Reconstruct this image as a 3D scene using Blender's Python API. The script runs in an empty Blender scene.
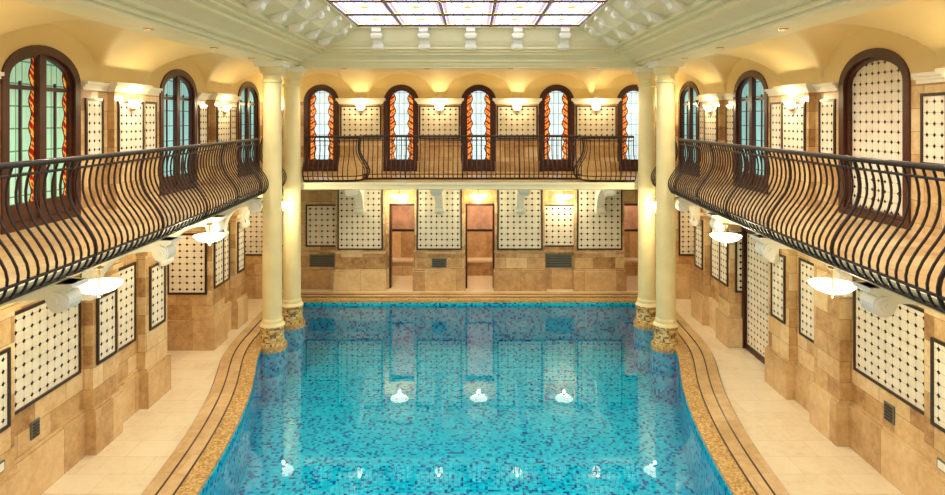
import bpy, math, random
from mathutils import Vector
random.seed(4)
sc = bpy.context.scene
try:
    sc.view_settings.view_transform = 'Standard'
    sc.view_settings.look = 'None'
except Exception: pass
EYE = 4.8
CX = -0.09

# ------------------------------------------------------------------ materials
class NT:
    def __init__(s, name):
        s.m = bpy.data.materials.new(name); s.m.use_nodes = True
        s.t = s.m.node_tree; s.n = s.t.nodes
        s.b = s.n['Principled BSDF']; s.out = s.n['Material Output']
    def new(s, typ, **kw):
        n = s.n.new(typ)
        for k, v in kw.items(): setattr(n, k, v)
        return n
    def link(s, a, b): s.t.links.new(a, b)
    def math(s, op, a, b=None, c=None):
        n = s.new('ShaderNodeMath', operation=op)
        for i, x in enumerate((a, b, c)):
            if x is None: continue
            if isinstance(x, (int, float)): n.inputs[i].default_value = x
            else: s.link(x, n.inputs[i])
        return n.outputs[0]
    def mix(s, f, a, b, bt='MIX'):
        n = s.new('ShaderNodeMix', data_type='RGBA', blend_type=bt)
        for i, x in ((0, f), (6, a), (7, b)):
            if isinstance(x, (int, float)): n.inputs[i].default_value = x
            elif isinstance(x, tuple): n.inputs[i].default_value = (*x, 1) if len(x) == 3 else x
            else: s.link(x, n.inputs[i])
        return n.outputs[2]
    def uv(s):
        tc = s.new('ShaderNodeTexCoord'); sp = s.new('ShaderNodeSeparateXYZ')
        s.link(tc.outputs['UV'], sp.inputs[0])
        return tc.outputs['UV'], sp.outputs[0], sp.outputs[1]
    def obj(s):
        return s.new('ShaderNodeTexCoord').outputs['Object']
    def noise(s, vec, scale, detail=3, rough=.5):
        n = s.new('ShaderNodeTexNoise'); n.inputs['Scale'].default_value = scale
        n.inputs['Detail'].default_value = detail; n.inputs['Roughness'].default_value = rough
        if vec: s.link(vec, n.inputs['Vector'])
        return n.outputs['Fac']
    def ramp(s, f, stops):
        r = s.new('ShaderNodeValToRGB'); e = r.color_ramp.elements
        while len(e) < len(stops): e.new(.5)
        for i, (p, c) in enumerate(stops):
            e[i].position = p; e[i].color = (*c, 1)
        s.link(f, r.inputs[0]); return r.outputs[0]
    def cell(s, u, v, k):
        cu = s.math('FLOOR', s.math('MULTIPLY', u, k)); cv = s.math('FLOOR', s.math('MULTIPLY', v, k))
        cb = s.new('ShaderNodeCombineXYZ'); s.link(cu, cb.inputs[0]); s.link(cv, cb.inputs[1])
        w = s.new('ShaderNodeTexWhiteNoise', noise_dimensions='2D'); s.link(cb.outputs[0], w.inputs['Vector'])
        return w.outputs['Value'], cb.outputs[0]

def simple(name, col, rough=.5, metal=0, var=.06, scale=3):
    t = NT(name)
    f = t.noise(t.obj(), scale, 4)
    dark = tuple(c * (1 - var * 2) for c in col); lite = tuple(min(1, c * (1 + var)) for c in col)
    t.link(t.ramp(f, [(.3, dark), (.7, lite)]), t.b.inputs['Base Color'])
    t.b.inputs['Roughness'].default_value = rough; t.b.inputs['Metallic'].default_value = metal
    return t.m
def emis(name, col, st, base=None):
    t = NT(name); t.b.inputs['Base Color'].default_value = (*(base or col), 1)
    t.b.inputs['Emission Color'].default_value = (*col, 1); t.b.inputs['Emission Strength'].default_value = st
    t.b.inputs['Roughness'].default_value = .3
    return t.m

M = {}
M['cream'] = simple('cream_plaster', (.87, .81, .52), .6, var=.02)
M['white'] = simple('white_stucco', (.92, .90, .77), .5, var=.03)
M['vault'] = simple('yellow_vault_plaster', (.90, .73, .36), .6, var=.03, scale=1)
M['column'] = simple('column_cream_marble', (.90, .76, .38), .35, var=.04)
M['iron'] = simple('wrought_iron', (.034, .02, .015), .42, .3)
M['wood'] = simple('mahogany', (.07, .016, .007), .35, scale=8, var=.2)
M['dark'] = simple('dark_brown_tile', (.038, .018, .010), .3)
M['vent'] = simple('grey_green_metal', (.16, .18, .15), .4, .3)
M['brass'] = simple('brass', (.6, .4, .15), .3, .9)
M['pink'] = simple('pink_marble', (.72, .47, .33), .4, var=.2)
M['lamp'] = emis('lamp_glass', (1, .9, .68), 4, (.9, .88, .8))
M['spot'] = emis('fill_light_lens', (1, .85, .6), 3)  # glowing lens of the added soffit fill lights

def marble(name, stops, bw=.62, rh=.31, rough=.28, wb=.3, mort=.6):
    t = NT(name); uv, u, v = t.uv()
    br = t.new('ShaderNodeTexBrick'); t.link(uv, br.inputs['Vector'])
    br.inputs['Scale'].default_value = 1; br.inputs['Brick Width'].default_value = bw
    br.inputs['Row Height'].default_value = rh; br.inputs['Mortar Size'].default_value = .004
    br.inputs['Color1'].default_value = (0, 0, 0, 1); br.inputs['Color2'].default_value = (1, 1, 1, 1)
    br.inputs['Mortar'].default_value = (.2, .2, .2, 1); br.inputs['Bias'].default_value = 0
    n = t.noise(t.obj(), 2.2, 8, .65); n2 = t.noise(t.obj(), 9, 6, .75)
    k = t.math('ADD', t.math('MULTIPLY', br.outputs['Color'], wb), t.math('ADD', t.math('MULTIPLY', n, .5), t.math('MULTIPLY', n2, .5)))
    k = t.math('SUBTRACT', k, wb / 2)
    col = t.ramp(k, stops)
    col = t.mix(t.math('MULTIPLY', br.outputs['Fac'], mort), col, (.16, .10, .05))
    t.link(col, t.b.inputs['Base Color']); t.b.inputs['Roughness'].default_value = rough
    return t.m
M['marble'] = marble('ochre_marble_blocks', [(.28, (.32, .16, .055)), (.42, (.54, .32, .13)), (.56, (.70, .48, .22)), (.72, (.84, .66, .38))])
M['plinth'] = marble('ochre_marble_plinth', [(.3, (.44, .26, .11)), (.5, (.67, .45, .21)), (.7, (.82, .63, .35))], .9, 10)
M['deck'] = marble('beige_deck_tiles', [(.3, (.76, .59, .36)), (.5, (.88, .74, .49)), (.7, (.92, .81, .58))], .9, .45, .3, .15, .22)
M['curb'] = marble('curb_stone', [(.3, (.46, .28, .11)), (.5, (.66, .44, .20)), (.7, (.80, .59, .33))], .5, .5, .3, .15, .3)
M['galfloor'] = marble('gallery_floor_stone', [(.3, (.40, .23, .09)), (.5, (.62, .42, .20)), (.7, (.76, .57, .31))], .5, .5, .3, .2, .4)

def panelmat():
    t = NT('white_tile_with_dark_dots'); uv, u, v = t.uv()
    fu = t.math('ABSOLUTE', t.math('SUBTRACT', t.math('FRACT', u), .5)); fv = t.math('ABSOLUTE', t.math('SUBTRACT', t.math('FRACT', v), .5))
    d = t.math('LESS_THAN', t.math('ADD', fu, fv), .225)
    g = t.math('MAXIMUM', t.math('LESS_THAN', fu, .025), t.math('LESS_THAN', fv, .025))
    base = t.ramp(t.noise(t.obj(), 5), [(.3, (.82, .74, .56)), (.7, (.93, .87, .70))])
    c = t.mix(t.math('MULTIPLY', g, .6), base, (.35, .24, .13))
    c = t.mix(d, c, (.04, .018, .010))
    t.link(c, t.b.inputs['Base Color']); t.b.inputs['Roughness'].default_value = .22
    return t.m
M['panel'] = panelmat()

def mosaic(name, stops, k, rough=.25, grout=(.2, .2, .2), gk=.35):
    t = NT(name); uv, u, v = t.uv()
    val, cb = t.cell(u, v, k)
    col = t.ramp(val, stops)
    fu = t.math('ABSOLUTE', t.math('SUBTRACT', t.math('FRACT', t.math('MULTIPLY', u, k)), .5))
    fv = t.math('ABSOLUTE', t.math('SUBTRACT', t.math('FRACT', t.math('MULTIPLY', v, k)), .5))
    g = t.math('GREATER_THAN', t.math('MAXIMUM', fu, fv), .44)
    col = t.mix(t.math('MULTIPLY', g, gk), col, grout)
    t.link(col, t.b.inputs['Base Color']); t.b.inputs['Roughness'].default_value = rough
    for n in t.n:
        if n.type == 'VALTORGB': n.color_ramp.interpolation = 'CONSTANT'
    return t.m
M['pool'] = mosaic('blue_glass_mosaic', [(0, (.0, .60, .74)), (.36, (.0, .52, .70)), (.60, (.02, .70, .82)), (.76, (.0, .25, .50)), (.88, (.0, .08, .28))], 20, grout=(.05, .7, .8), gk=.25)
M['gold'] = mosaic('gold_mosaic', [(0, (.50, .29, .08)), (.3, (.60, .37, .12)), (.6, (.70, .46, .18)), (.85, (.40, .22, .06))], 34, grout=(.4, .28, .15))
M['drum'] = mosaic('column_drum_mosaic', [(0, (.50, .30, .07)), (.35, (.70, .48, .15)), (.6, (.86, .66, .30)), (.88, (.22, .12, .04))], 24, grout=(.3, .2, .1))

def water():
    t = NT('pool_water'); t.n.remove(t.b)
    fr = t.new('ShaderNodeFresnel'); fr.inputs['IOR'].default_value = 1.38
    tr = t.new('ShaderNodeBsdfTransparent'); tr.inputs[0].default_value = (.76, .98, 1, 1)
    gl = t.new('ShaderNodeBsdfGlossy'); gl.inputs['Roughness'].default_value = .01
    gl.inputs['Color'].default_value = (.95, 1, 1, 1)
    n = t.noise(t.obj(), 2.2, 3)
    b = t.new('ShaderNodeBump'); b.inputs['Strength'].default_value = .035; b.inputs['Distance'].default_value = .02
    t.link(n, b.inputs['Height']); t.link(b.outputs[0], gl.inputs['Normal']); t.link(b.outputs[0], fr.inputs['Normal'])
    mx = t.new('ShaderNodeMixShader'); t.link(t.math('MULTIPLY', fr.outputs[0], 1.3), mx.inputs[0]); t.link(tr.outputs[0], mx.inputs[1]); t.link(gl.outputs[0], mx.inputs[2])
    t.link(mx.outputs[0], t.out.inputs['Surface'])
    return t.m
M['water'] = water()

def stained(name, centre, lead, st, edge=.60, amp=.08):
    t = NT(name); uv, u, v = t.uv()
    a = t.math('ABSOLUTE', u)
    wav = t.math('MULTIPLY', t.math('SINE', t.math('MULTIPLY', v, 17.0)), amp)
    bord = t.math('GREATER_THAN', a, t.math('ADD', wav, edge))
    n = t.noise(uv, 7, 1)
    s2 = t.math('SINE', t.math('ADD', t.math('MULTIPLY', v, 34.0), t.math('MULTIPLY', a, 9)))
    k = t.math('ADD', t.math('MULTIPLY', s2, .35), n)
    bc = t.ramp(k, [(.2, (.30, .012, .008)), (.45, (.60, .09, .015)), (.6, (1, .60, .08)), (.85, (.45, .03, .01))])
    nc = t.noise(uv, 3, 2)
    cc = t.mix(nc, tuple(c * .75 for c in centre), tuple(min(1, c * 1.15) for c in centre))
    gl = t.math('GREATER_THAN', t.math('ABSOLUTE', t.math('SUBTRACT', t.math('FRACT', t.math('MULTIPLY', v, 3.2)), .5)), .465)
    gu = t.math('LESS_THAN', t.math('ABSOLUTE', t.math('SUBTRACT', a, .2)), .03)
    cc = t.mix(t.math('MULTIPLY', t.math('MAXIMUM', gl, gu), .75), cc, lead)
    ln = t.math('LESS_THAN', t.math('ABSOLUTE', t.math('SUBTRACT', a, t.math('ADD', wav, edge))), .04)
    col = t.mix(ln, t.mix(bord, cc, bc), (.03, .02, .01))
    t.link(col, t.b.inputs['Base Color']); t.link(col, t.b.inputs['Emission Color'])
    t.b.inputs['Emission Strength'].default_value = st; t.b.inputs['Roughness'].default_value = .15
    return t.m
M['glass_far'] = stained('stained_glass_blue', (.62, .82, .95), (.12, .14, .16), 1.0, .58)
M['glass_green'] = stained('stained_glass_green', (.34, .60, .42), (.04, .10, .06), .6, .72)
M['glass_blue'] = stained('stained_glass_pale', (.30, .62, .64), (.04, .10, .10), .6, 2.0)

def skylight():
    t = NT('skylight_glass'); uv, u, v = t.uv()
    fu = t.math('ABSOLUTE', t.math('SUBTRACT', t.math('FRACT', u), .5)); fv = t.math('ABSOLUTE', t.math('SUBTRACT', t.math('FRACT', v), .5))
    mxx = t.math('MAXIMUM', fu, fv); mnn = t.math('MINIMUM', fu, fv)
    val, cb = t.cell(u, v, 5)
    base = t.ramp(val, [(0, (.62, .66, .86)), (.3, (.86, .88, .96)), (.6, (1, 1, 1))])
    ring = t.math('MULTIPLY', t.math('GREATER_THAN', mxx, .40), t.math('LESS_THAN', mxx, .47))
    base = t.mix(ring, base, (.22, .16, .34))
    cr = t.math('MULTIPLY', ring, t.math('GREATER_THAN', mnn, .28))
    base = t.mix(cr, base, (.50, .20, .005))
    dm = t.math('LESS_THAN', t.math('ADD', fu, fv), .12)
    base = t.mix(dm, base, (.45, .19, .01))
    l6 = t.math('ABSOLUTE', t.math('SUBTRACT', t.math('FRACT', t.math('MULTIPLY', u, 5)), .5)); m6 = t.math('ABSOLUTE', t.math('SUBTRACT', t.math('FRACT', t.math('MULTIPLY', v, 5)), .5))
    gl = t.math('GREATER_THAN', t.math('MAXIMUM', l6, m6), .46)
    base = t.mix(t.math('MULTIPLY', gl, .9), base, (.02, .015, .02))
    t.link(base, t.b.inputs['Emission Color']); t.b.inputs['Base Color'].default_value = (.1, .1, .1, 1)
    t.b.inputs['Emission Strength'].default_value = 3.5
    return t.m
M['sky'] = skylight()

# ------------------------------------------------------------------ mesh builder
class MB:
    def __init__(s): s.v = []; s.f = []
    def face(s, pts, mat='cream', uv=None, smooth=False):
        i = len(s.v); s.v += [tuple(p) for p in pts]
        s.f.append((tuple(range(i, i + len(pts))), mat, uv, smooth))
    def boxm(s, mp, s0, s1, t0, t1, z0, z1, mat):
        P = lambda a, b, c: mp(a, b, c)
        c = [P(s0, t0, z0), P(s1, t0, z0), P(s1, t1, z0), P(s0, t1, z0), P(s0, t0, z1), P(s1, t0, z1), P(s1, t1, z1), P(s0, t1, z1)]
        for q in ((0, 1, 2, 3), (4, 5, 6, 7), (0, 1, 5, 4), (1, 2, 6, 5), (2, 3, 7, 6), (3, 0, 4, 7)):
            s.face([c[k] for k in q], mat)
    def box(s, x0, x1, y0, y1, z0, z1, mat): s.boxm(lambda a, b, c: (a, b, c), x0, x1, y0, y1, z0, z1, mat)
    def prism(s, pts, mat, ax0, ax1, mp):
        s.face([mp(a, b, ax0) for a, b in pts], mat); s.face([mp(a, b, ax1) for a, b in pts], mat)
        n = len(pts)
        for i in range(n):
            a, b = pts[i], pts[(i + 1) % n]
            s.face([mp(*a, ax0), mp(*b, ax0), mp(*b, ax1), mp(*a, ax1)], mat)
    def lathe(s, prof, cx, cy, seg, mat, a0=0, a1=2 * math.pi):
        for i in range(seg):
            t0 = a0 + (a1 - a0) * i / seg; t1 = a0 + (a1 - a0) * (i + 1) / seg
            for (r0, z0, *m0), (r1, z1, *m1) in zip(prof, prof[1:]):
                mm = m0[0] if m0 else mat
                p = [(cx + r0 * math.cos(t0), cy + r0 * math.sin(t0), z0), (cx + r0 * math.cos(t1), cy + r0 * math.sin(t1), z0),
                     (cx + r1 * math.cos(t1), cy + r1 * math.sin(t1), z1), (cx + r1 * math.cos(t0), cy + r1 * math.sin(t0), z1)]
                if r0 < 1e-6: p = p[1:]
                elif r1 < 1e-6: p = p[:3]
                uv = None
                if mm in ('drum', 'pool') and r0 > 1e-6 and abs(z1 - z0) > .05:
                    uv = [(t0 * r0, z0), (t1 * r0, z0), (t1 * r1, z1), (t0 * r1, z1)][:len(p)]
                s.face(p, mm, uv, True)
    def build(s, name, parent=None, merge=False, loc=None):
        me = bpy.data.meshes.new(name)
        org = Vector(loc) if loc else Vector((0, 0, 0))
        me.from_pydata([tuple(Vector(p) - org) for p in s.v], [], [f[0] for f in s.f])
        mats = []
        for f in s.f:
            if f[1] not in mats: mats.append(f[1])
        for m in mats: me.materials.append(M[m])
        ul = me.uv_layers.new(name='UVMap')
        for p, f in zip(me.polygons, s.f):
            p.material_index = mats.index(f[1]); p.use_smooth = f[3]
            n = p.normal; a = [abs(n.x), abs(n.y), abs(n.z)]
            for k, li in enumerate(p.loop_indices):
                if f[2]: ul.data[li].uv = f[2][k]
                else:
                    c = s.v[f[0][k]]
                    if a[0] >= a[1] and a[0] >= a[2]: ul.data[li].uv = (c[1], c[2])
                    elif a[1] >= a[2]: ul.data[li].uv = (c[0], c[2])
                    else: ul.data[li].uv = (c[0], c[1])
        if merge:
            import bmesh
            bm = bmesh.new(); bm.from_mesh(me); bmesh.ops.remove_doubles(bm, verts=bm.verts, dist=1e-5)
            bmesh.ops.recalc_face_normals(bm, faces=bm.faces); bm.to_mesh(me); bm.free()
        o = bpy.data.objects.new(name, me); sc.collection.objects.link(o); o.location = org
        if parent: o.parent = parent
        return o

def empty(name, loc=(0, 0, 0)):
    e = bpy.data.objects.new(name, None); e.empty_display_size = .1; sc.collection.objects.link(e); e.location = loc
    return e
def light(name, loc, w, parent=None, col=(1, .84, .58), r=.03, spot=None):
    l = bpy.data.lights.new(name, 'SPOT' if spot else 'POINT'); l.energy = w; l.color = col; l.shadow_soft_size = r
    if spot: l.spot_size = math.radians(spot); l.spot_blend = .8
    o = bpy.data.objects.new(name, l); sc.collection.objects.link(o); o.location = loc
    if parent: o.parent = parent
    return o

XL, XR, YF = 6.2, 6.0, 18.6
mpL = lambda X: (lambda s, t, z: (-X + t, s, z))
mpR = lambda X: (lambda s, t, z: (X - t, s, z))
mpF = lambda Y: (lambda s, t, z: (s, Y - t, z))

def tile_panel(mb, mp, s0, s1, z0, z1, t, cell=.14, fr=.04):
    nx = max(2, round((s1 - s0) / cell)); nz = max(2, round((z1 - z0) / cell))
    e = t + .012
    mb.boxm(mp, s0, s1, t - .01, e, z0, z1, 'dark')
    mb.face([mp(s0, e + .002, z0), mp(s1, e + .002, z0), mp(s1, e + .002, z1), mp(s0, e + .002, z1)], 'panel', [(0, 0), (nx, 0), (nx, nz), (0, nz)])
    for a, b, c, d in ((s0 - fr, s0, z0 - fr, z1 + fr), (s1, s1 + fr, z0 - fr, z1 + fr), (s0, s1, z0 - fr, z0), (s0, s1, z1, z1 + fr)):
        mb.boxm(mp, a, b, t - .01, t + .03, c, d, 'dark')

# ------------------------------------------------------------------ pool
tab = [(1.0, 3.25), (4, 3.30), (6, 3.37), (8.3, 3.48), (9.4, 3.57), (10.3, 3.69), (11.1, 3.84), (11.7, 3.98), (12.3, 4.16), (12.8, 4.30), (13.3, 4.40), (14.0, 4.44), (16.8, 4.56)]
def interp(tb, x):
    if x <= tb[0][0]: return tb[0][1]
    for (a, b), (c, d) in zip(tb, tb[1:]):
        if x <= c:
            return b + (d - b) * (x - a) / (c - a)
    return tb[-1][1]
def smooth_i(tb, x, w=.5):
    return sum(interp(tb, x + w * k / 4) for k in range(-4, 5)) / 9
NP = 64
Ds = [1.0 + 15.8 * i / NP for i in range(NP + 1)]
left = [(CX - smooth_i(tab, d), d) for d in Ds]; right = [(CX + smooth_i(tab, d), d) for d in Ds]
path = left + right[::-1]
def offset(path, o):
    n = len(path); res = []
    for i in range(n):
        p0 = Vector(path[i - 1]); p = Vector(path[i]); p1 = Vector(path[(i + 1) % n])
        a = (p - p0).normalized(); b = (p1 - p).normalized()
        na = Vector((-a.y, a.x)); nb = Vector((-b.y, b.x))
        m = (na + nb); m = m / max(.3, m.dot(na))if m.length > 1e-6 else na
        res.append((p.x + m.x * o, p.y + m.y * o))
    return res
pool = MB()
ZW = -.12
def band(mb, A, B, za, zb, mat):
    n = len(A)
    for i in range(n):
        j = (i + 1) % n
        mb.face([(*A[i], za), (*A[j], za), (*B[j], zb), (*B[i], zb)], mat)
for z0, z1, mt in ((0, -.06, 'gold'), (-.06, -1.15, 'pool')):
    acc = 0
    for i in range(len(path)):
        a = path[i]; b = path[(i + 1) % len(path)]; L = (Vector(a) - Vector(b)).length
        pool.face([(*a, z0), (*b, z0), (*b, z1), (*a, z1)], mt, [(acc, z0), (acc + L, z0), (acc + L, z1), (acc, z1)]); acc += L
for i in range(NP):
    pool.face([(*left[i], -1.15), (*right[i], -1.15), (*right[i + 1], -1.15), (*left[i + 1], -1.15)], 'pool')
COLS = [(x, y) for x in (-4.32, 4.17) for y in (13.6, 15.08)]
for x, y in COLS:
    pool.lathe([(.31, -1.15, 'pool'), (.31, -.12, 'gold'), (.31, -.03, 'gold'), (.30, 0.0, 'gold'), (0, 0.0)], x, y, 32, 'gold')
pool_o = pool.build('swimming_pool')
w = MB()
for i in range(NP):
    w.face([(*left[i], ZW), (*right[i], ZW), (*right[i + 1], ZW), (*left[i + 1], ZW)], 'water')
w.build('pool_water', merge=False)
cb = MB()
o1, o2, o3, o4, o5, o6 = [offset(path, k) for k in (.25, .27, .46, .48, .66, .69)]
band(cb, offset(path, -.02), o1, .012, .012, 'gold'); band(cb, o1, o2, .012, .03, 'dark')
band(cb, o2, o3, .03, .03, 'curb'); band(cb, o3, o4, .03, .045, 'dark')
band(cb, o4, o5, .045, .045, 'curb'); band(cb, o5, o6, .045, .0, 'dark')
band(cb, offset(path, -.02), offset(path, -.02), .012, -.05, 'gold')
cb.build('pool_coping')
fl = MB()
n = NP + 1
L6, R6 = o6[:n], o6[n:][::-1]
for i in range(NP):
    fl.face([(-7.2, L6[i][1], 0), (*L6[i], 0), (*L6[i + 1], 0), (-7.2, L6[i + 1][1], 0)], 'deck')
    fl.face([(7.2, R6[i][1], 0), (*R6[i], 0), (*R6[i + 1], 0), (7.2, R6[i + 1][1], 0)], 'deck')
fl.face([(-7.2, L6[-1][1], 0), (*L6[-1], 0), (*R6[-1], 0), (7.2, R6[-1][1], 0), (7.2, 20, 0), (-7.2, 20, 0)], 'deck')
fl.face([(-7.2, -2.5, 0), (7.2, -2.5, 0), (7.2, R6[0][1], 0), (*R6[0], 0), (*L6[0], 0), (-7.2, L6[0][1], 0)], 'deck')
band(fl, offset(path, -.01), o6, -.03, -.03, 'curb')
fl.build('floor')

# ------------------------------------------------------------------ lower side walls
def lower_side(name, side, secs, opens):
    root_mb = MB()
    mq = lambda s, t, z: (side * (-t), s, z)   # t = -X
    root_mb.boxm(mq, -2.5, 20, -7.4, -7.2, 0, 3.2, 'marble')
    pn = MB()
    for s0, s1, X, panels in secs:
        root_mb.boxm(mq, s0, s1, -6.0, -X, 0, 3.12, 'marble')
        root_mb.boxm(mq, s0 - .02, s1 + .02, -6.02, -X + .06, 0, .62, 'plinth')
        root_mb.boxm(mq, s0 - .01, s1 + .01, -6.01, -X + .035, .62, .66, 'plinth')
        if X < 5.5:
            root_mb.boxm(mq, s0 - .03, s1 + .03, -6.0, -X + .05, 2.55, 2.62, 'plinth')
        for (a, b, z0, z1) in panels: tile_panel(pn, mq, a, b, z0, z1, -X)
    for (a, b) in opens:
        root_mb.boxm(mq, a, b, -6.0, -5.55, 2.75, 3.12, 'marble')
    for (a, b) in opens:
        root_mb.boxm(mq, b, b + .3, -7.2, -6.0, 0, 3.12, 'marble')
        mpf = lambda s, t, z, b=b: (side * s, b - t, z)
        tile_panel(pn, mpf, 5.6, 6.35, 1.2, 2.4, .0)
        root_mb.boxm(mpf, 5.4, 7.2, -.02, .05, 0, .62, 'plinth')
    o = root_mb.build(name); p = pn.build(name + '_tile_panels', parent=o)
    return o, mq
secL = [(-2.5, 3.0, 5.6, [(1, 2.5, 1.3, 2.4)]), (3.0, 6.2, 5.6, [(3.3, 5.9, 1.3, 2.4)]), (6.2, 7.5, 5.45, [(6.85, 7.36, 1.25, 2.1)]),
        (7.5, 9.05, 5.6, [(7.63, 8.93, 1.25, 2.42)]), (9.05, 9.7, 5.45, [(9.16, 9.58, 1.3, 2.2)]),
        (9.7, 10.5, 5.6, [(9.78, 10.40, 1.2, 2.42)]), (10.5, 11.25, 5.45, [(10.65, 11.1, 1.3, 2.3)]),
        (13.2, 13.85, 5.45, [(13.3, 13.72, 1.3, 2.4)]), (13.85, 14.5, 5.6, [(13.93, 14.42, 1.2, 2.42)]), (14.5, 15.1, 5.45, [(14.62, 14.98, 1.3, 2.4)]),
        (17.0, 18.0, 5.45, [(17.2, 17.8, 1.3, 2.4)])]
wl, mqL = lower_side('wall_left_lower', -1, secL, [(11.25, 13.2), (15.1, 17.0)])
secR = [(-2.5, 3.0, 5.6, [(1, 2.5, 1.3, 2.4)]), (3.0, 6.2, 5.6, [(3.3, 5.9, 1.3, 2.4)]), (6.2, 7.6, 5.45, [(6.85, 7.42, 1.25, 2.2)]),
        (7.6, 9.3, 5.6, [(7.72, 9.18, 1.2, 2.42)]), (9.3, 10.0, 5.42, []),
        (10.0, 10.85, 5.6, [(10.08, 10.72, 1.2, 2.42)]), (10.85, 11.6, 5.45, [(11.0, 11.42, 1.3, 2.4)]),
        (13.35, 13.95, 5.45, [(13.45, 13.82, 1.3, 2.4)]), (13.95, 14.8, 5.6, [(14.05, 14.7, 1.2, 2.42)]), (14.8, 15.5, 5.45, [(14.92, 15.35, 1.3, 2.4)]),
        (17.0, 18.0, 5.45, [(17.2, 17.8, 1.3, 2.4)])]
wr, mqR = lower_side('wall_right_lower', 1, secR, [(11.6, 13.35), (15.5, 17.0)])
d = MB()
tile_panel(d, mqR, 11.72, 13.22, .12, 2.45, -5.78, .14, .05)
d.boxm(mqR, 11.6, 11.68, -5.85, -5.7, 0, 2.75, 'wood'); d.boxm(mqR, 13.27, 13.35, -5.85, -5.7, 0, 2.75, 'wood'); d.boxm(mqR, 11.6, 13.35, -5.85, -5.7, 2.5, 2.75, 'wood')
d.boxm(mqR, 11.6, 13.35, -5.85, -5.74, 0, .07, 'wood')
d.build('door_4')

# ------------------------------------------------------------------ lower far wall
f = MB(); fp = MB(); mF = mpF(18.0)
doors = [(-2.38, -1.62), (-.2, .63), (4.15, 4.95)]
xs = [-7.2] + [v for dd in doors for v in dd] + [7.2]
for i in range(0, len(xs), 2):
    f.boxm(mF, xs[i], xs[i + 1], -.35, 0, 0, 3.12, 'marble')
    f.boxm(mF, xs[i], xs[i + 1], 0, .07, 0, .55, 'plinth')
for a, b in doors: f.boxm(mF, a, b, -.35, 0, 2.43, 3.12, 'marble')
for c in (-3.17, -.94, 1.34, 3.59):
    f.boxm(mF, c - .70, c + .70, 0, .2, 0, 3.12, 'marble')
    f.boxm(mF, c - .74, c + .74, 0, .29, 0, .55, 'plinth'); f.boxm(mF, c - .72, c + .72, 0, .25, .55, .6, 'plinth')
    f.boxm(mF, c - .72, c + .72, 0, .225, 1.04, 1.1, 'plinth')
    tile_panel(fp, mF, c - .6, c + .6, 1.19, 3.0, .2, .16)
for c, hw in ((-4.3, .42), (2.46, .43), (-5.6, .5), (5.8, .5)):
    tile_panel(fp, mF, c - hw, c + hw, 1.24, 2.36, .0, .16)
    f.boxm(mF, c - hw - .05, c + hw + .05, 0, .04, 1.04, 1.1, 'plinth')
f.box(-7.2, 7.2, 19.9, 20.1, 0, 3.12, 'pink')
for a, b in doors:
    f.box(a - .55, a - .45, 18.35, 19.9, 0, 3.12, 'pink'); f.box(b + .45, b + .55, 18.35, 19.9, 0, 3.12, 'pink')
    # bench with seat slab and dark tile band on the alcove back wall
    f.box(a - .45, b + .45, 19.5, 19.9, 0, .42, 'marble'); f.box(a - .45, b + .45, 19.45, 19.9, .42, .48, 'deck')
    f.box(a - .45, b + .45, 19.86, 19.9, 1.30, 1.37, 'dark'); f.box(a - .45, b + .45, 19.86, 19.9, .48, 1.30, 'plinth')
fo = f.build('wall_far_lower'); fp.build('wall_far_lower_tile_panels', parent=fo)
for k, (a, b) in enumerate(doors):
    d = MB(); mm = mF
    for x0, x1, z0, z1 in ((a, a + .05, 0, 2.43), (b - .05, b, 0, 2.43), (a, b, 2.36, 2.43)):
        d.boxm(mm, x0, x1, -.3, -.02, z0, z1, 'wood')
    d.build('door_%d' % (k + 1))
def vent(mp, s, z, t, w=.34, h=.24):
    v = MB(); v.boxm(mp, s - w / 2, s + w / 2, t - .01, t + .02, z - h / 2, z + h / 2, 'vent')
    for i in range(5):
        zz = z - h / 2 + h * (i + .7) / 5.6
        v.boxm(mp, s - w / 2 + .03, s + w / 2 - .03, t + .02, t + .035, zz - .007, zz + .007, 'dark')
    v.build('wall_vent_grille')
vent(mF, -.94, .78, .2, .42, .26); vent(mF, 2.46, .8, .0, .75, .4); vent(mF, -4.3, .8, 0, .7, .35)
vent(mqL, 8.05, .86, -5.6, .16, .22); vent(mqR, 8.45, .88, -5.6, .2, .24)

# ------------------------------------------------------------------ near wall
nw = MB(); nw.box(-7.2, 7.2, -2.7, -2.5, 0, 6.6, 'marble'); nw.build('wall_near')

# ------------------------------------------------------------------ balcony slab
bt = [(0, 3.90), (4, 3.93), (6, 3.97), (8, 4.05), (10, 4.17), (12, 4.32), (13.6, 4.42), (15.3, 4.46)]
be = lambda d: smooth_i(bt, d, 1.0) + .08
sl = MB()
def slab_strip(side):
    ys = [-2.5 + 17.8 * i / 60 for i in range(61)]
    for a, b in zip(ys, ys[1:]):
        ea, eb = CX + side * be(a), CX + side * be(b); W = side * 7.2
        sl.face([(W, a, 3.3), (ea, a, 3.3), (eb, b, 3.3), (W, b, 3.3)], 'galfloor')
        prof = [(0, 3.3), (.02, 3.29), (.02, 3.26), (0, 3.25), (0, 3.2), (-.04, 3.18), (-.05, 3.15), (-.12, 3.12)]
        for (p0, z0), (p1, z1) in zip(prof, prof[1:]):
            sl.face([(ea - side * p0, a, z0), (eb - side * p0, b, z0), (eb - side * p1, b, z1), (ea - side * p1, a, z1)], 'cream')
        sl.face([(W, a, 3.12), (ea + side * .12, a, 3.12), (eb + side * .12, b, 3.12), (W, b, 3.12)], 'cream')
slab_strip(-1); slab_strip(1)
sl.face([(-7.2, 15.3, 3.3), (7.2, 15.3, 3.3), (7.2, 20, 3.3), (-7.2, 20, 3.3)], 'galfloor')
sl.face([(-7.2, 15.3, 3.12), (7.2, 15.3, 3.12), (7.2, 20, 3.12), (-7.2, 20, 3.12)], 'cream')
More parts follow.
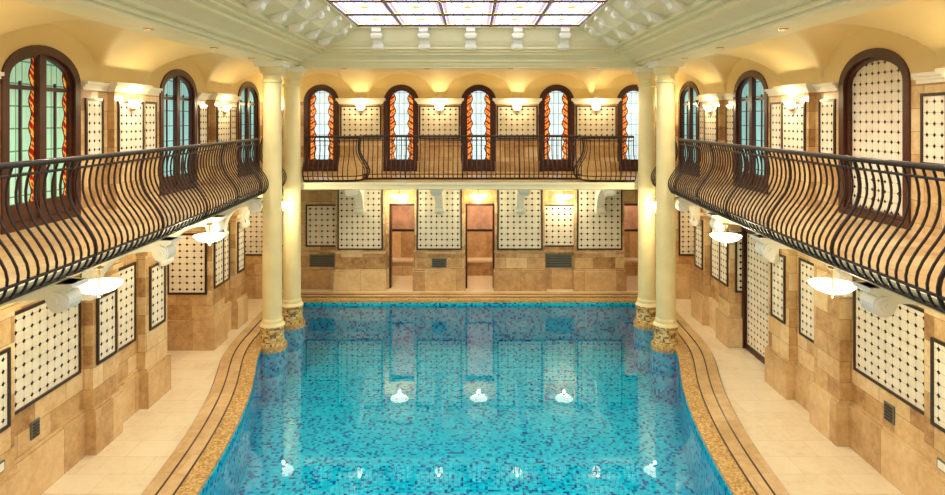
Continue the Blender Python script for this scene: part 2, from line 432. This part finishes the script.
sl.box(-4.5, 4.4, 15.27, 15.4, 3.13, 3.245, 'cream'); sl.box(-4.5, 4.4, 15.24, 15.4, 3.245, 3.3, 'cream')
sl.box(-3.95, 3.8, -2.5, .3, 3.12, 3.3, 'cream')
sl.build('balcony_floor')

# ------------------------------------------------------------------ railing
profS = [(0, 1.1), (-.05, .93), (-.06, .75), (.0, .57), (.12, .40), (.21, .24), (.22, .10), (.15, -.03), (.03, -.07)]
profF = [(0, 1.1), (-.03, .92), (-.03, .74), (.03, .58), (.13, .43), (.20, .28), (.19, .14), (.10, .04), (.0, .015)]
def catm(P, k=2):
    R = []
    for i in range(len(P) - 1):
        p0 = P[max(i - 1, 0)]; p1 = P[i]; p2 = P[i + 1]; p3 = P[min(i + 2, len(P) - 1)]
        for j in range(k):
            t = j / k
            R.append(tuple(.5 * ((2 * p1[c]) + (-p0[c] + p2[c]) * t + (2 * p0[c] - 5 * p1[c] + 4 * p2[c] - p3[c]) * t * t + (-p0[c] + 3 * p1[c] - 3 * p2[c] + p3[c]) * t ** 3) for c in range(2)))
    R.append(P[-1]); return R
def railing(pts, sgn, belly=1.0, spacing=.12, prof=profF, rails=((.19, .15, 1.1), (.105, .045, 1.1), (0, .015, 1.6)), bev=.0125):
    PR = catm(prof)
    P = [Vector(p) for p in pts]; seg = [(b - a).length for a, b in zip(P, P[1:])]; T = sum(seg)
    N = max(2, round(T / spacing)); out = []
    for i in range(N + 1):
        d = T * i / N; k = 0
        while k < len(seg) - 1 and d > seg[k]: d -= seg[k]; k += 1
        dirv = (P[k + 1] - P[k]).normalized(); p = P[k] + dirv * d
        out.append((p, Vector((-dirv.y, dirv.x)) * sgn))
    cu = bpy.data.curves.new('balcony_railing', 'CURVE'); cu.dimensions = '3D'; cu.bevel_depth = bev; cu.bevel_resolution = 1
    def spl(L, r):
        s = cu.splines.new('POLY'); s.points.add(len(L) - 1)
        for q, c in zip(s.points, L): q.co = (*c, 1); q.radius = r
    for i, (p, nn) in enumerate(out):
        spl([(p.x + nn.x * o * belly, p.y + nn.y * o * belly, 3.3 + h) for o, h in PR], 1.0 if i % 12 else 1.6)
    for o, h, r in ((0, 1.10, 2.6), (-.03, 1.0, 1.2)) + tuple(rails):
        spl([(p.x + nn.x * o * belly, p.y + nn.y * o * belly, 3.3 + h) for p, nn in out], r)
    cu.materials.append(M['iron'])
    o = bpy.data.objects.new('balcony_railing', cu); sc.collection.objects.link(o)
    return o
sr = ((.22, .10, 1.2), (.155, -.03, 1.2), (.03, -.07, 1.5))
ys = [.3 + 13.05 * i / 60 for i in range(61)]
kw = dict(prof=profS, rails=sr, spacing=.13, bev=.0125)
railing([(CX - be(y) + .01, y) for y in ys], -1, **kw)
railing([(CX + be(y) - .01, y) for y in ys], 1, **kw)
railing([(CX - be(14) - .02, 13.85), (CX - be(14) - .02, 14.84)], -1, **kw)
railing([(CX + be(14) + .02, 13.85), (CX + be(14) + .02, 14.84)], 1, **kw)
railing([(-4.1, 15.42), (-3.0, 15.42), (-2.86, 15.5), (-2.8, 15.7), (-2.8, 16.0), (-2.2, 16.05), (2.1, 16.05), (2.75, 16.0), (2.75, 15.7), (2.8, 15.5), (2.95, 15.42), (3.95, 15.42)], -1)
railing([(-3.8, .2), (3.6, .2)], 1, .0)

# ------------------------------------------------------------------ consoles
def console(mp, s, L, drop, ztop=3.13, w=.2):
    c = MB()
    r = .12; cxx, cz = L - .15, ztop - .18
    pts = [(0, ztop), (L, ztop), (L, ztop - .05), (L - .03, ztop - .07)]
    for i in range(11):
        a = math.radians(50 - 22 * i); pts.append((cxx + r * math.cos(a), cz + r * math.sin(a)))
    x0, z0 = cxx - .13, cz + .02; zb = ztop - drop + .16
    for i in range(0, 13):
        a = i / 12 * math.pi / 2
        pts.append((x0 + (.15 - x0) * math.sin(a), z0 + (zb - z0) * (1 - math.cos(a))))
    for i in range(7):
        a = math.radians(60 - 30 * i); pts.append((.10 + .09 * math.cos(a), ztop - drop + .09 + .09 * math.sin(a)))
    pts.append((0, ztop - drop))
    f3 = lambda a, b, wv: mp(s + wv, a, b)
    for k in range(len(pts)):
        a, b = pts[k], pts[(k + 1) % len(pts)]
        c.face([f3(*a, -w / 2), f3(*b, -w / 2), f3(*b, w / 2), f3(*a, w / 2)], 'white')
    for wv in (-w / 2, w / 2): c.face([f3(a, b, wv) for a, b in pts], 'white')
    c.boxm(lambda a, b, z: mp(a, b, z), s - w / 2 - .03, s + w / 2 + .03, 0, L + .02, ztop - .04, ztop, 'white')
    for (qx, qz, rr) in ((cxx, cz, .10), (.10, ztop - drop + .09, .07)):
        for sg in (-1, 1):
            for k, e in ((1, .025), (.62, .04), (.3, .055)):
                ring = [(qx + rr * k * math.cos(i * math.pi / 8), qz + rr * k * math.sin(i * math.pi / 8)) for i in range(16)]
                c.prism(ring, 'white', sg * w / 2, sg * (w / 2 + e), f3)
    c.build('balcony_console')
for y in (3.6, 6.55, 8.9, 11.0, 13.5, 14.8): console(lambda s, t, z: (-5.45 + t, s, z), y, 5.45 - be(y) - .02 , .85, w=.22)
for y in (3.6, 6.4, 9.1, 11.25, 13.65, 15.1): console(lambda s, t, z: (5.42 - t, s, z), y, 5.42 - be(y) + .1, .85, w=.22)
for x in (-3.17, -.94, 1.34, 3.59): console(mpF(17.8), x, 1.5, .95, w=.22)

# ------------------------------------------------------------------ dish lamps
def dish(x, y, z=2.88, r=.25, W=42):
    e = empty('hanging_dish_lamp', (x, y, z)); m = MB(); top = 3.12 - z
    m.lathe([(0, -.07), (r * .35, -.06), (r * .7, -.03), (r * .95, .02), (r, .045), (r * .97, .05), (r * .6, .0), (0, -.04)], 0, 0, 24, 'lamp')
    m.build('glass_dish', parent=e)
    m = MB(); m.lathe([(0, -.12), (.018, -.105), (.012, -.085), (.03, -.07), (0, -.06)], 0, 0, 10, 'brass')
    m.lathe([(.01, -.04), (.01, top - .04), (.05, top - .02), (.05, top), (0, top)], 0, 0, 10, 'brass')
    for k in range(3):
        a = k * 2.094
        p0 = Vector((math.cos(a) * r * .95, math.sin(a) * r * .95, .04)); p1 = Vector((0, 0, min(.2, top))); dx = Vector((-math.sin(a), math.cos(a), 0)) * .006
        m.face([p0 - dx, p0 + dx, p1 + dx, p1 - dx], 'brass')
    m.build('stem', parent=e)
    light('bulb', (0, 0, -.16), W, e)
for y in (3.7, 7.25, 10.3, 14.3):
    dish(-4.30, y); dish(4.14, y)
for x in (-2.03, .17, 2.55): dish(x, 17.55, 2.66, .25, 34)

def recess_fill(x, y, W, col=(1, .80, .54)):  # added fill lamp that brightens the door alcoves and side passages
    e = empty('added_recess_fill_lamp', (x, y, 3.12)); m = MB()
    m.lathe([(.14, 0), (.14, -.02), (.12, -.05), (.06, -.075), (0, -.08)], 0, 0, 18, 'lamp'); m.build('shade', parent=e)
    light('bulb', (0, 0, -.14), W, e, col)
for (a, b), W in zip(doors, (34, 46, 30)): recess_fill((a + b) / 2, 18.9, W, (1, .86, .70))
for sx in (-1, 1):
    recess_fill(sx * 6.55, 12.3, 40); recess_fill(sx * 6.55, 16.1, 34)
def soffit_fill(x, y, W):  # added fill light in the beam soffit, brightens deck, pool and railings
    e = empty('added_soffit_fill_light', (x, y, 6.05)); m = MB()
    m.lathe([(.07, 0), (.07, -.015), (.05, -.015), (.05, 0.0)], 0, 0, 16, 'brass'); m.lathe([(.05, -.004), (0, -.004)], 0, 0, 16, 'spot'); m.build('lens', parent=e)
    light('bulb', (0, 0, -.03), W, e, (1, .90, .72), .03, 150)
for y in (2, 4.2, 6.4, 8.6, 10.8, 12.6):
    for sx in (-1, 1): soffit_fill(CX + sx * 4.33, y, 145)
for x in (-3, -1, 1, 3): soffit_fill(CX + x, 15.15, 70)

# ------------------------------------------------------------------ upper walls with arched openings
ZS = 5.35
def arch_wall(name, mp, s0, s1, opens, rise, zt=6.5):
    m = MB(); last = s0
    for c, w in opens:
        m.boxm(mp, last, c - w, -.25, 0, 3.3, ZS, 'marble'); m.boxm(mp, last, c - w, -.25, 0, ZS, zt, 'vault')
        N = 20; pr = None
        for i in range(N + 1):
            a = math.pi * (1 - i / N); p = (c + w * math.cos(a), ZS + rise * math.sin(a))
            if pr:
                m.face([mp(pr[0], 0, pr[1]), mp(p[0], 0, p[1]), mp(p[0], 0, zt), mp(pr[0], 0, zt)], 'vault')
                m.face([mp(pr[0], 0, pr[1]), mp(p[0], 0, p[1]), mp(p[0], -.25, p[1]), mp(pr[0], -.25, pr[1])], 'vault')
            pr = p
        last = c + w
    m.boxm(mp, last, s1, -.25, 0, 3.3, ZS, 'marble'); m.boxm(mp, last, s1, -.25, 0, ZS, zt, 'vault')
    return m.build(name)
def arch_pts(c, w, z0, rise, N=20, off=0):
    P = [(c - w + off, z0 + (off if off else 0))]
    for i in range(N + 1):
        a = math.pi * (1 - i / N); P.append((c + (w - off) * math.cos(a), ZS + (rise - off) * math.sin(a)))
    P.append((c + w - off, z0 + (off if off else 0))); return P
wn = [0]
def arch_window(mp, c, w, rise, style, double, z0=3.3, niche=False):
    wn[0] += 1
    e = empty('window_%d' % wn[0]); fr = MB()
    A = arch_pts(c, w + .03, z0, rise + .03); B = arch_pts(c, w, z0, rise, off=.10); C = arch_pts(c, w, z0, rise, off=.15)
    def ring(A, B, t0, t1):
        n = len(A)
        for i in range(n):
            j = (i + 1) % n
            fr.face([mp(A[i][0], t1, A[i][1]), mp(A[j][0], t1, A[j][1]), mp(B[j][0], t1, B[j][1]), mp(B[i][0], t1, B[i][1])], 'wood')
            for Q in (A, B): fr.face([mp(Q[i][0], t0, Q[i][1]), mp(Q[j][0], t0, Q[j][1]), mp(Q[j][0], t1, Q[j][1]), mp(Q[i][0], t1, Q[i][1])], 'wood')
    ring(A, B, -.12, .03); ring(B, C, -.12, -.02)
    def arcz(x): return ZS + (rise - .12) * math.sqrt(max(0, 1 - ((x - c) / (w - .12)) ** 2))
    gl = MB(); tg = -.09
    wi = w - .13
    if niche: leaves = [(c - wi, c + wi)]
    elif double:
        fr.boxm(mp, c - .07, c + .07, -.12, .0, z0, arcz(c) + .01, 'wood')
        leaves = [(c - wi, c - .06), (c + .06, c + wi)]
    else: leaves = [(c - wi, c + wi)]
    for a, b in leaves:
        K = 12
        for i in range(K):
            x0 = a + (b - a) * i / K; x1 = a + (b - a) * (i + 1) / K
            u0 = -1 + 2 * i / K; u1 = -1 + 2 * (i + 1) / K
            za, zb = arcz(x0), arcz(x1)
            if niche:
                k = 6.8; uv = [((x0 - c) * k + .5, (z0) * k), ((x1 - c) * k + .5, z0 * k), ((x1 - c) * k + .5, zb * k), ((x0 - c) * k + .5, za * k)]
            else: uv = [(u0, z0), (u1, z0), (u1, zb), (u0, za)]
            gl.face([mp(x0, tg, z0), mp(x1, tg, z0), mp(x1, tg, zb), mp(x0, tg, za)], style, uv)
        if not niche:
            fr.boxm(mp, a, b, -.1, -.03, z0, z0 + .35, 'wood')
            if double:
                fr.boxm(mp, a, b, -.1, -.05, ZS - .12, ZS - .06, 'wood')
                m = (a + b) / 2
                fr.boxm(mp, m - .012, m + .012, -.1, -.06, z0, ZS, 'wood')
    fr.build('window_frame', parent=e); gl.build('window_glass', parent=e)

WL = [.7, 4.9, 9.1, 13.3, 17.45]; WR = [.9, 5.1, 9.45, 13.6, 17.45]
WF = [-4.46, -2.1, .18, 2.48, 4.78]
mL, mR, mFu = mpL(XL), mpR(XR), mpF(YF)
arch_wall('wall_left', mL, -2.5, YF + .2, [(c, .8) for c in WL], .5)
arch_wall('wall_right', mR, -2.5, YF + .2, [(c, .8) for c in WR], .5)
arch_wall('wall_far', mFu, -6.4, 6.2, [(c, .49) for c in WF], .48)
for i, c in enumerate(WL): arch_window(mL, c, .8, .5, 'glass_green' if i < 3 else 'glass_blue', True)
for i, c in enumerate(WR):
    if i == 2: arch_window(mR, c, .8, .5, 'panel', False, niche=True)
    else: arch_window(mR, c, .8, .5, 'glass_blue', True)
for c in WF: arch_window(mFu, c, .49, .48, 'glass_far', False)

def sconce(mp, s, z=5.14, t=.14, W=20):
    o = mp(s, t, z); e = empty('wall_sconce', o); o = Vector(o)
    q = lambda ds, dt, dz: tuple(Vector(mp(s + ds, t + dt, z + dz)) - o)
    m = MB(); N = 14
    rows = [(0.02, -.13), (.06, -.115), (.10, -.07), (.128, 0), (.135, .03)]
    for i in range(N):
        a0 = math.pi * i / N; a1 = math.pi * (i + 1) / N
        for (r0, z0), (r1, z1) in zip(rows, rows[1:]):
            m.face([q(r0 * math.cos(a0), r0 * math.sin(a0) * 1.1 + .02, z0), q(r0 * math.cos(a1), r0 * math.sin(a1) * 1.1 + .02, z0), q(r1 * math.cos(a1), r1 * math.sin(a1) * 1.1 + .02, z1), q(r1 * math.cos(a0), r1 * math.sin(a0) * 1.1 + .02, z1)], 'lamp', None, True)
    m.build('glass_shade', parent=e)
    m = MB(); m.boxm(q, -.05, .05, -.03, .03, -.16, .06, 'brass'); m.boxm(q, -.02, .02, -.02, .06, -.17, -.12, 'brass'); m.build('bracket', parent=e)
    light('bulb', q(0, .20, .04), W, e, (1, .80, .46), .025)

def pier(mb, pm, mp, s, hw, t=.12, z0=3.3, pz=(4.25, 5.1), ph=None, cell=.14):
    mb.boxm(mp, s - hw, s + hw, -.01, t, z0, 5.3, 'marble')
    mb.boxm(mp, s - hw - .03, s + hw + .03, -.01, t + .05, z0, z0 + .3, 'plinth')
    mb.boxm(mp, s - hw - .03, s + hw + .03, -.01, t + .03, 4.08, 4.13, 'plinth')
    for i, (z, e) in enumerate(((5.29, .03), (5.34, .06), (5.38, .10))):
        mb.boxm(mp, s - hw - e, s + hw + e, -.01, t + e, z, z + .05 + (.02 if i == 2 else 0), 'white')
    ph = ph or hw - .1
    tile_panel(pm, mp, s - ph, s + ph, pz[0], pz[1], t, cell)
def flankpanel(mb, pm, mp, s, hw):
    tile_panel(pm, mp, s - hw, s + hw, 4.25, 5.12, 0)
    for z, e in ((5.29, .03), (5.34, .06), (5.38, .1)): mb.boxm(mp, s - hw - .12, s + hw + .12, -.01, e, z, z + .05, 'white')
pc = MB(); pp = MB()
for mp, W in ((mL, WL), (mR, WR)):
    for a, b in zip(W, W[1:]):
        c = (a + b) / 2; pier(pc, pp, mp, c, .5, ph=.38)
        flankpanel(pc, pp, mp, c - .89, .2); flankpanel(pc, pp, mp, c + .89, .2)
        sconce(mp, c)
for i, c in enumerate((-3.28, -.97, 1.31, 3.63)):
    pier(pc, pp, mFu, c, .62, t=.1, pz=(4.3, 5.2), ph=.56, cell=.155)
    sconce(mFu, c, 5.22, .12, 18)
po = pc.build('trim_1'); pp.build('upper_tile_panels', parent=po)
for cc in ((-5.7, mFu), (5.6, mFu)): sconce(cc[1], cc[0], 5.2, .02, 16)

# ------------------------------------------------------------------ vaulted ceiling of aisles
def vz(x, y):
    dl, dr, df = x + XL, XR - x, YF - y
    P = lambda d, w: 5.45 + .8 * math.sqrt(max(0, 1 - (1 - min(1, max(0, d) / w)) ** 2))
    z = min(P(dl, 1.5), P(dr, 1.5), P(df, 2.2))
    if x < -3:
        for c in WL:
            v = abs(y - c) / 1.35
            if v < 1 and dl < 2.4: z = max(z, 5.45 + .78 * math.sqrt(1 - v * v))
    if x > 3:
        for c in WR:
            v = abs(y - c) / 1.35
            if v < 1 and dr < 2.4: z = max(z, 5.45 + .78 * math.sqrt(1 - v * v))
    if df < 3.2 and abs(x) < 5.6:
        for c in WF:
            v = abs(x - c) / .98
            if v < 1: z = max(z, 5.45 + .74 * math.sqrt(1 - v * v))
    return z
cl = MB(); H = .07
nx = int((XL + XR) / H); ny = int((YF + 2.5) / H)
gx = [-XL + (XL + XR) * i / nx for i in range(nx + 1)]; gy = [-2.5 + (YF + 2.5) * j / ny for j in range(ny + 1)]
idx = {}
def gv(i, j):
    if (i, j) not in idx:
        idx[(i, j)] = len(cl.v); cl.v.append((gx[i], gy[j], vz(gx[i], gy[j])))
    return idx[(i, j)]
for i in range(nx):
    for j in range(ny):
        if abs(gx[i] + .035 - CX) < 4.45 and -.3 < gy[j] < 15.25: continue
        cl.f.append(((gv(i, j), gv(i + 1, j), gv(i + 1, j + 1), gv(i, j + 1)), 'vault', None, True))
cl.build('ceiling')

# central beam, cove, lantern
loops = [(4.68, 15.52, -.6, 6.40), (4.68, 15.52, -.6, 6.10), (4.64, 15.48, -.56, 6.05), (4.06, 14.86, 0, 6.05), (4.06, 14.86, 0, 6.10), (3.99, 14.80, .06, 6.10), (3.99, 14.80, .06, 6.17),
         (3.88, 14.72, .15, 6.17), (3.86, 14.71, .2, 6.22), (3.6, 14.57, .4, 6.31), (3.48, 14.50, .5, 6.31), (3.48, 14.50, .5, 6.37), (3.36, 14.42, .6, 6.37), (3.36, 14.42, .6, 6.43), (3.26, 14.34, .7, 6.43), (3.26, 14.34, .7, 6.50), (3.2, 14.3, .8, 6.5),
         (2.85, 14.22, 1.0, 6.60), (2.55, 14.08, 1.2, 6.86), (2.45, 13.98, 1.3, 6.86), (2.45, 13.98, 1.3, 6.95)]
bm_ = MB()
def rl(l): hx, yf, yn, z = l; return [(CX - hx, yn, z), (CX + hx, yn, z), (CX + hx, yf, z), (CX - hx, yf, z)]
for a, b in zip(loops, loops[1:]):
    A, B = rl(a), rl(b)
    for i in range(4):
        j = (i + 1) % 4; bm_.face([A[i], A[j], B[j], B[i]], 'cream')
bm_.build('trim_2')
sk = MB(); x0, x1, y0, y1 = CX - 2.45, CX + 2.45, 1.3, 13.98
sk.face([(x0, y0, 6.93), (x1, y0, 6.93), (x1, y1, 6.93), (x0, y1, 6.93)], 'sky', [(0, 0), (5, 0), (5, 9), (0, 9)])
so = sk.build('skylight')
sk = MB()
for i in range(6):
    x = x0 + (x1 - x0) * i / 5; sk.box(x - .025, x + .025, y0, y1, 6.88, 6.92, 'dark')
for i in range(10):
    y = y0 + (y1 - y0) * i / 9; sk.box(x0, x1, y - .022, y + .022, 6.89, 6.925, 'dark')
sk.build('skylight_bars', parent=so)
def corbel(mp, s, k):
    c = MB(); P = [(0, 6.50), (.03, 6.43), (.12, 6.40), (.2, 6.44), (.24, 6.52), (.34, 6.60), (.46, 6.62), (.55, 6.64), (.60, 6.70), (.60, 6.76), (.70, 6.78), (.70, 6.86), (0.66, 6.87), (.35, 6.62), (0.05, 6.55)]
    P = [(a * k, b) for a, b in P]; W = .1
    c.prism(P, 'white', -W, W, lambda a, b, w: mp(s + w, a, b))
    for sg in (-1, 1):
        for (cx_, cz_, rr) in ((.12, 6.47, .065), (.55, 6.70, .05)):
            for kk, e in ((1, .02), (.5, .035)):
                ring = [(cx_ * k + rr * kk * math.cos(i * math.pi / 6) * max(k, .6), cz_ + rr * kk * math.sin(i * math.pi / 6)) for i in range(12)]
                c.prism(ring, 'white', sg * W, sg * (W + e), lambda a, b, w: mp(s + w, a, b))
    c.build('lantern_corbel')
for i in range(5):
    x = CX + (i - 2) * 1.05 + 0.05
    corbel(lambda s, t, z: (s, 14.32 - t, z), x, .5)
for i in range(12):
    y = 13.45 - i * 1.05
    corbel(lambda s, t, z: (CX - 3.2 + t, s, z), y, 1); corbel(lambda s, t, z: (CX + 3.2 - t, s, z), y, 1)

# ------------------------------------------------------------------ columns
def column(x, y):
    c = MB(); r = .205
    P = [(.265, .0, 'drum'), (.265, .05, 'drum'), (.25, .06, 'drum'), (.25, .34, 'drum'), (.265, .35, 'drum'), (.27, .40), (.245, .44), (.225, .46), (.222, .52), (r, .56), (r, 2.0), (r * .97, 3.8), (r * .92, 5.55), (r * .92, 5.60),
         (.215, 5.62), (.215, 5.66), (r * .93, 5.68), (r * .93, 5.78), (.22, 5.80), (.25, 5.86), (.27, 5.93), (.27, 5.95)]
    c.lathe(P, x, y, 36, 'column')
    c.box(x - .29, x + .29, y - .29, y + .29, 5.95, 6.02, 'white'); c.box(x - .32, x + .32, y - .32, y + .32, 6.02, 6.07, 'white')
    c.build('column')
for x, y in COLS: column(x, y)

for mp, s, z in ((mqL, 7.2, .8), (mqR, 7.25, .8)):
    m = MB(); m.boxm(mp, s - .12, s + .12, -5.46, -5.43, z - .06, z + .06, 'vent'); m.boxm(mp, s - .1, s + .1, -5.44, -5.425, z - .045, z + .045, 'white'); m.build('wall_sign')

# ------------------------------------------------------------------ world + camera
wd = bpy.data.worlds.new('World'); sc.world = wd; wd.use_nodes = True
wd.node_tree.nodes['Background'].inputs[0].default_value = (1, .9, .75, 1); wd.node_tree.nodes['Background'].inputs[1].default_value = .3
cam = bpy.data.cameras.new('camera'); co = bpy.data.objects.new('camera', cam); sc.collection.objects.link(co)
co.location = (0, 0, EYE); co.rotation_euler = (math.pi / 2, 0, 0)
cam.sensor_width = 36; cam.lens = 24; cam.shift_y = -127 / 945; cam.clip_start = .05
sc.camera = co
